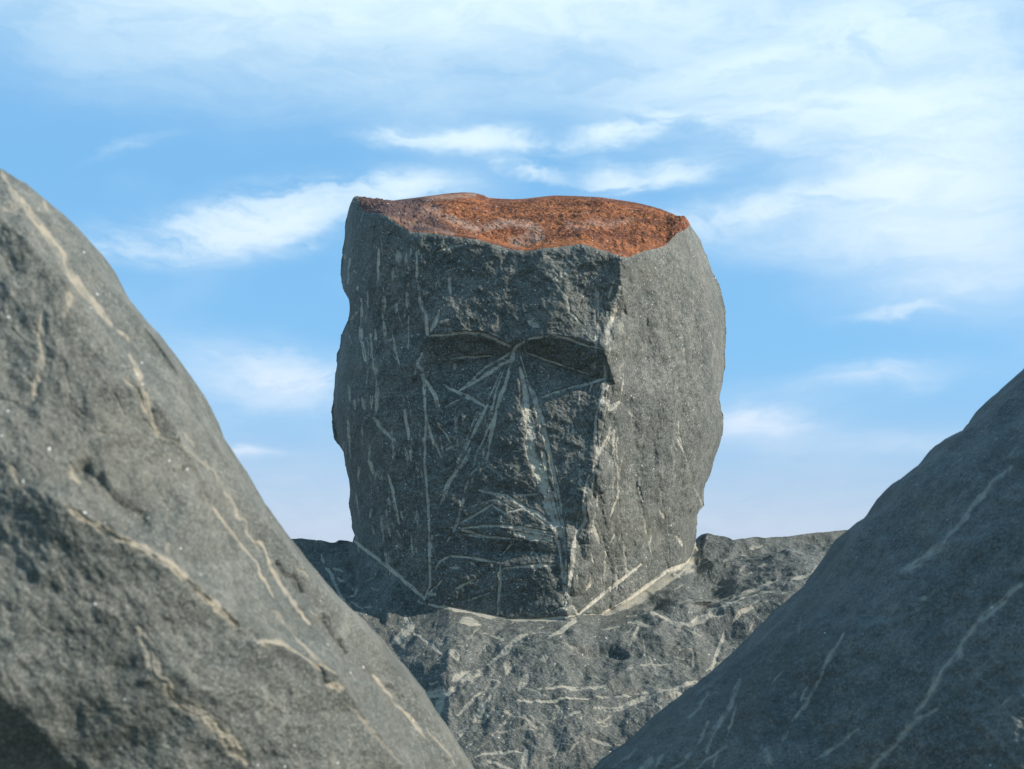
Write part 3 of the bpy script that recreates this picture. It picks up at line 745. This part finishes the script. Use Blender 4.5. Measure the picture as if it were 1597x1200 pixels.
SH_STROKES = (Z(400, 800, 1/3., [(12,.7,300,160,310,200),(8,.6,375,130,370,180),(11,.9,320,230,360,300,400,400,445,470),(11,.7,375,290,450,340),(14,.6,470,340,440,390),(14,.6,440,415,500,475),(20,.7,510,460,535,455),
  (30,.8,700,490,720,530,690,560,650,600),(11,.9,735,560,800,600,870,650),(34,.7,960,510,1040,520),(10,.9,1095,580,1160,605),(15,.8,1085,700,1180,640,1240,585,1270,570),(30,.7,910,650,940,690),
  (36,.75,930,770,1000,760,1050,740),(30,.7,750,850,830,830,930,810),(28,.6,870,830,840,930),(10,.6,1060,820,940,900),(30,.6,1090,850,1020,940),(10,.7,1010,940,1070,945,1120,890),(36,.7,1190,700,1170,730),
  (26,.6,1340,680,1355,710),(28,.6,1270,760,1230,810),(9,.8,1320,830,1500,825),(9,.9,1200,890,1350,885,1500,875),(15,.9,1370,590,1500,500),(9,.8,1030,1110,1130,1090,1250,1100),(12,.8,1085,1130,1220,1185),
  (24,.8,1265,1080,1250,1200),(22,.5,680,720,695,770),(26,.4,940,1000,970,970),(14,1,455,130,580,215,680,300,780,405),(11,1,745,412,860,438,1100,485,1180,497,1400,505),(12,.8,1170,497,1500,492)])
 + Z(860, 800, 1/3., [(15,.9,360,480,500,490,580,495,650,485,740,450,820,440),(11,.9,740,440,820,410,900,360),(12,.9,805,360,880,325,950,315,1060,300),(11,.8,890,360,960,345,1040,345),(11,.8,1090,325,1150,310,1270,298),
  (18,.7,860,485,890,450,950,420),(13,.8,360,520,480,530),(15,.8,410,540,370,605),(13,.8,815,520,790,590,755,690),(13,.9,0,825,150,815,260,805),(8,.8,0,888,200,865,380,840),
  (17,1,200,915,330,895,430,850,560,830,690,795),(24,.7,570,850,640,860),(15,.9,0,580,60,545,110,500),(20,.6,640,880,600,885),(10,.6,60,970,140,940),(10,.7,195,1055,330,1075),(8,.5,480,880,530,950),(8,.7,1380,130,1415,125),
  (14,.5,690,195,650,240),(26,1,690,135,660,220,620,255,500,330,400,400,280,465,240,480),(12,.5,930,150,990,135),(14,.4,860,320,700,330),(12,.5,50,950,20,900),(10,.4,230,980,280,960),(12,.4,900,260,1000,240)]))
SH_STROKES += nicks(40, 620, 1200, 980, 1195, -14, 22, 25, 90, 15) + nicks(20, 620, 1200, 980, 1195, 40, 25, 20, 60, 16) + nicks(110, 560, 1250, 970, 1200, -25, 45, 5, 22, 5) + nicks(25, 450, 640, 860, 960, 40, 40, 5, 18, 6) + nicks(40, 1050, 1330, 850, 1000, -20, 25, 6, 26, 7)
def sh_attrs(X, Y):
    sc = scratch_field(X, Y, SH_STROKES, 300, 2.0)
    P = np.stack([X, Y, 0 * X], -1)
    chips = facets(np.stack([X / 34., Y / 14., 0 * X], -1) + 0.5 * fbm(P, 1 / 30., 3, 0.5, 3)[..., None], 1.0, 200, 1.0)
    auto = sstep(0.22, 0.40, chips) * sstep(0.0, 0.5, fbm(P, 1 / 45., 3, 0.6, 8)) * 0.35 * sstep(950, 1000, Y)
    return dict(scratch=np.maximum(sc, auto))
def sh_push(P, X, Y, env):
    near = np.abs(Y - collar(X))
    inside = (X > 545) & (X < 1090)
    env = env * np.where(inside, np.clip((Y - collar(X) - 3) / 30., 0.0, 1), 1.0)
    W = np.stack([P[..., 0], P[..., 1] * 0.9, 0 * X], -1)
    warp = 0.35 * fbm(W, 12, 3, 0.5, 81)[..., None]
    h = fbm(W, 6, 5, 0.55, 80) * 0.022 + facets(W * 11 + warp, 1.0, 82, 1.1) * 0.015 + facets(W * 27 + warp * 2, 1.0, 83, 1.2) * 0.0065 + fbm(W, 70, 4, 0.65, 84) * 0.0036
    # undercut ledge in front of the neck, hollow by the right shoulder
    px, py = X, Y
    led = sstep(880, 900, px) * (1 - sstep(968, 985, px))
    h = h - 0.012 * led * np.exp(-((py - 1012 - 4 * np.sin(px / 14.)) / 5.5) ** 2) + 0.006 * led * np.exp(-((py - 992) / 12.) ** 2)
    h = h - 0.020 * np.exp(-((px - 1110) / 50.) ** 2 - ((py - 905) / 18.) ** 2)
    return (h * env)[..., None] * np.array([0.0, -0.42, 0.90])
sh = block('shoulders', 240, 1520, 980, 380, sh_top, sh_depth, sh_attrs, M_sh, root, root.location, 0.55, sh_push, seed=300, ragged=1.5)
sh['label'] = 'rough chiselled shoulders with pale tool marks'

# ---- boulder at the left
lf_top = curve([(-760, 2600), (-640, 900), (-480, 480), (-250, 300), (-100, 262), (0, 262), (43, 288), (87, 327), (113, 357), (130, 390), (147, 418), (182, 461), (200, 480), (217, 500), (247, 537), (265, 562), (277, 582), (288, 617), (300, 638), (312, 656),
                (338, 699), (355, 730), (374, 759), (400, 795), (433, 837), (465, 876), (496, 912), (525, 944), (554, 970), (580, 1000), (600, 1025), (625, 1053), (649, 1083), (670, 1115), (690, 1142), (720, 1191), (800, 1330), (900, 2700)])
def lf_depth(X, Y):
    sil = [(-250, 296, 1.10), (-100, 256, 1.06), (0, 254, 1.04), (60, 295, 1.03), (125, 370, 1.03), (200, 475, 1.03), (285, 600, 1.04), (340, 695, 1.06), (433, 832, 1.10), (554, 965, 1.16), (649, 1078, 1.20), (735, 1195, 1.24), (810, 1330, 1.25)]
    ins = [(-260, 380, .97), (-100, 330, .955), (-10, 330, .945), (40, 370, .945), (100, 430, .945), (175, 530, .95), (250, 640, .965), (310, 740, .99), (400, 868, 1.04), (510, 985, 1.10), (600, 1080, 1.15), (690, 1190, 1.19), (760, 1330, 1.2)]
    ridge = [(-200, 740, .86), (-60, 660, .87), (30, 720, .875), (55, 770, .872), (108, 790, .876), (180, 831, .89), (270, 880, .91), (316, 916, .925), (374, 966, .945), (406, 997, .955), (451, 1011, .98), (523, 1047, 1.02), (563, 1106, 1.05), (631, 1191, 1.085), (700, 1330, 1.10)]
    low = [(225, 980, .897), (252, 1056, .897), (316, 1115, .92), (388, 1191, .95), (460, 1330, .96)]
    bl = [(-100, 1000, .835), (0, 1080, .845), (60, 1130, .865), (125, 1200, .892), (200, 1330, .90)]
    pts = [(-900, 200, 1.2), (-900, 3000, .9), (1000, 3000, 1.1), (1000, 200, 1.3), (0, 500, .915), (80, 600, .91), (160, 700, .915), (-200, 500, .93), (0, 1240, .90), (-200, 1300, .90), (200, 1500, .9), (600, 1600, 1.05),
           (60, 900, .866), (150, 950, .882), (120, 1060, .876), (350, 1060, .93), (450, 1120, .98), (540, 1180, 1.02)]
    return blur(tin(pts, [sil, ins, ridge, low, bl], X, Y), 5)
LF_STROKES = (Z(0, 240, .4334, [(20,.8,0,70,30,120,60,165,110,210,160,290,230,380,300,470,370,550,420,610,455,660),(34,.5,20,190,90,185),(22,.8,255,470,250,520,235,590),(26,.8,155,560,150,640,155,740,130,830,120,880),(20,.4,120,610,150,680),
  (21,.9,470,710,500,790,520,880,545,960,565,1020),(14,.6,450,825,490,880,530,950),(11,.4,560,1010,630,1040,760,1150,800,1200),(12,.6,670,1020,690,1060),(32,.5,45,1110,80,1180),(20,.4,255,1120,290,1190),(12,.5,150,170,180,215)])
 + Z(0, 700, .4508, [(20,.7,35,60,70,120,120,190,165,240),(26,.9,230,205,300,250,400,295,470,335,590,395,650,440,720,510,800,575,830,590),(22,.8,890,650,940,670),(13,.9,930,650,1000,690,1080,730,1160,770),
  (11,.6,700,40,740,100,800,180,860,270,900,320),(14,.7,900,310,950,410,1000,490,1060,580,1080,600),(12,.8,700,165,760,240,830,320,880,380,910,430,950,500),(12,.6,960,560,1010,620,1060,680,1130,750),(32,.8,1140,820,1190,830),
  (14,.8,1290,780,1340,840,1400,920,1470,1000),(9,.5,1470,960,1540,1040,1575,1090),(34,1.3,490,620,520,700,545,790,620,860,700,920,760,980,830,1060,870,1109),(20,.3,580,320,590,360),(12,.35,1200,880,1280,970,1400,1090)]))
def dents(lst, X, Y, seed):
    P = np.stack([X, Y, 0 * X], -1)
    wx = X + fbm(P, 1 / 40., 3, 0.5, seed) * 10; wy = Y + fbm(P, 1 / 40., 3, 0.5, seed + 3) * 10
    h = 0 * X
    for w_, k, pts in lst: h = h + np.clip(segdist(wx, wy, pts, w_ * 1.2), 0, 1) ** 2 * k * 0.45
    return h
LF_DENTS = Z(0, 700, .4508, [(70,.016,280,60,400,170,500,240),(26,.012,960,370,1040,480),(30,.014,1110,590,1190,690),(40,.012,830,610,880,635),(24,.008,1200,770,1230,800),(24,.008,1340,820,1380,860),(30,.008,1040,700,1130,800)])
def lf_push(P, X, Y, env):
    W = np.stack([X / 1000., Y / 1000., 0 * X], -1)
    warp = 0.4 * fbm(W, 9, 3, 0.5, 91)[..., None]
    R = np.stack([(X * 0.65 + Y * 0.76) / 1000., (-X * 0.76 + Y * 0.65) / 1000., 0 * X], -1)   # flakes run along the slope
    h = fbm(R * np.array([0.7, 1.2, 1]), 6, 5, 0.5, 90) * 0.010 + facets(R * np.array([6, 13, 1]) + warp, 1.0, 92, 1.1) * 0.0050 + facets(R * np.array([16, 30, 1]) + warp * 2, 1.0, 93, 1.1) * 0.0022 + fbm(R, 60, 4, 0.65, 94) * 0.0020
    h = h - dents(LF_DENTS, X, Y, 95)
    return (h * env)[..., None] * np.array([0.35, -0.75, 0.45])
lf = block('boulder', -760, 900, 760, 560, lf_top, lf_depth, lambda X, Y: dict(scratch=scratch_field(X, Y, LF_STROKES + nicks(60, 0, 640, 330, 1200, 55, 18, 12, 50, 8), 400, 5.0, 1)), M_left, None, (-0.42, 1.15, GROUND), 0.45, lf_push, seed=400, ragged=3.0, rim_fade=30)
lf.location = (-0.42, 1.15, GROUND)
lf['label'] = 'big out of focus grey boulder in the left foreground, sunlit along its sloping edge'
lf['category'] = 'boulder'

# ---- boulder at the right
rt_top = curve([(700, 2700), (860, 1290), (950, 1200), (997, 1162), (1043, 1122), (1080, 1093), (1121, 1060), (1162, 1024), (1195, 990), (1229, 957), (1262, 928), (1296, 895), (1320, 860), (1343, 825), (1365, 808), (1380, 799), (1394, 784), (1407, 764), (1420, 748), (1446, 728),
                (1472, 709), (1493, 683), (1515, 669), (1542, 657), (1553, 646), (1565, 632), (1580, 611), (1597, 593), (1700, 500), (1900, 410), (2100, 430), (2300, 700), (2400, 2700)])
def rt_depth(X, Y):
    sil = [(860, 1280, 1.40), (940, 1192, 1.42), (1043, 1116, 1.45), (1162, 1018, 1.48), (1229, 950, 1.49), (1296, 888, 1.50), (1343, 820, 1.50), (1420, 743, 1.48), (1493, 678, 1.46), (1597, 588, 1.43), (1700, 492, 1.40), (1900, 400, 1.36), (2110, 425, 1.4)]
    ins = [(900, 1300, 1.36), (985, 1205, 1.375), (1090, 1125, 1.40), (1200, 1030, 1.41), (1262, 975, 1.415), (1330, 910, 1.42), (1380, 850, 1.42), (1450, 775, 1.40), (1520, 715, 1.38), (1610, 640, 1.35), (1720, 560, 1.31), (1900, 470, 1.27), (2080, 520, 1.3)]
    brk = [(1020, 1300, 1.33), (1100, 1170, 1.36), (1165, 1075, 1.385), (1230, 1060, 1.37), (1300, 1020, 1.34), (1400, 950, 1.30), (1500, 880, 1.27), (1600, 780, 1.25), (1750, 700, 1.2)]
    pts = [(400, 200, 1.6), (400, 3000, 1.2), (2600, 200, 1.3), (2600, 3000, 1.1), (1300, 1200, 1.24), (1500, 1100, 1.18), (1600, 1200, 1.12), (1600, 950, 1.19), (1200, 1250, 1.26), (1400, 1050, 1.255), (1400, 1500, 1.15), (2000, 1000, 1.1), (1900, 1500, 1.05)]
    return blur(tin(pts, [sil, ins, brk], X, Y), 5)
RT_STROKES = Z(940, 580, .5165, [(15,.75,1235,285,1170,340,1120,400,1080,460,1030,520),(24,.7,1030,520,960,565,905,605),(15,.8,730,800,690,870,650,930,610,1010,575,1055),(24,.7,575,970,578,978),(10,.6,600,990,615,950),
  (11,.8,770,1075,700,1130,640,1165),(24,.8,1272,640,1200,700,1130,760,1080,830),(26,.6,1080,830,1075,870),(18,.8,1080,830,1030,900,990,970,945,1030),(18,.75,1010,1020,950,1050,900,1110,860,1150,800,1200),(34,.55,490,1120,500,1190),
  (15,.5,560,1080,545,1110),(13,.7,410,925,395,970,370,1010),(13,.7,390,990,340,1070,310,1140),(8,.6,400,1000,375,1100),(11,.6,320,960,260,1040),(14,.6,315,1050,290,1110,210,1195),(11,.7,375,1120,330,1150,270,1195),
  (24,.6,150,1165,110,1195),(13,.5,180,1150,160,1200),(11,.6,340,1150,330,1200),(8,.35,960,400,965,440),(14,.35,1180,200,1190,205),(22,.4,950,678,975,682),(14,.4,945,720,955,710),(16,.55,100,1130,30,1190),
  (6,.35,580,710,470,820),(7,.25,700,600,640,650),(16,.3,860,1150,870,1130),(10,.3,350,960,330,990),(6,.4,1020,640,990,670)])
RT_DENTS = Z(940, 580, .5165, [(50,.004,500,950,620,950,760,900,900,860),(40,.008,700,740,860,740),(30,.006,520,1000,560,1100),(40,.008,1000,780,1060,700),(40,.006,640,880,720,820)])
def rt_push(P, X, Y, env):
    W = np.stack([X / 1000., Y / 1000., 0 * X], -1)
    R = np.stack([(X * 0.7 - Y * 0.7) / 1000., (X * 0.7 + Y * 0.7) / 1000., 0 * X], -1)
    warp = 0.4 * fbm(W, 9, 3, 0.5, 191)[..., None]
    h = fbm(R * np.array([0.7, 1.2, 1]), 6, 5, 0.55, 190) * 0.014 + facets(R * np.array([6, 11, 1]) + warp, 1.0, 192, 1.0) * 0.009 + facets(R * np.array([15, 28, 1]) + warp * 2, 1.0, 193, 1.0) * 0.0045 + fbm(R, 60, 4, 0.65, 194) * 0.0030
    h = h - dents(RT_DENTS, X, Y, 195)
    return (h * env)[..., None] * np.array([-0.3, -0.85, 0.3])
rt = block('boulder', 700, 2400, 760, 520, rt_top, rt_depth, lambda X, Y: dict(scratch=scratch_field(X, Y, RT_STROKES + nicks(40, 1000, 1597, 700, 1200, -55, 14, 8, 36, 9), 500, 3.5, 1)), M_right, None, (0.5, 1.55, GROUND), 0.45, rt_push, seed=500, ragged=3.5, rim_fade=24)
rt.location = (0.5, 1.55, GROUND)
rt['label'] = 'shaded blue grey boulder in the right foreground with thin pale scratches'
rt['category'] = 'boulder'
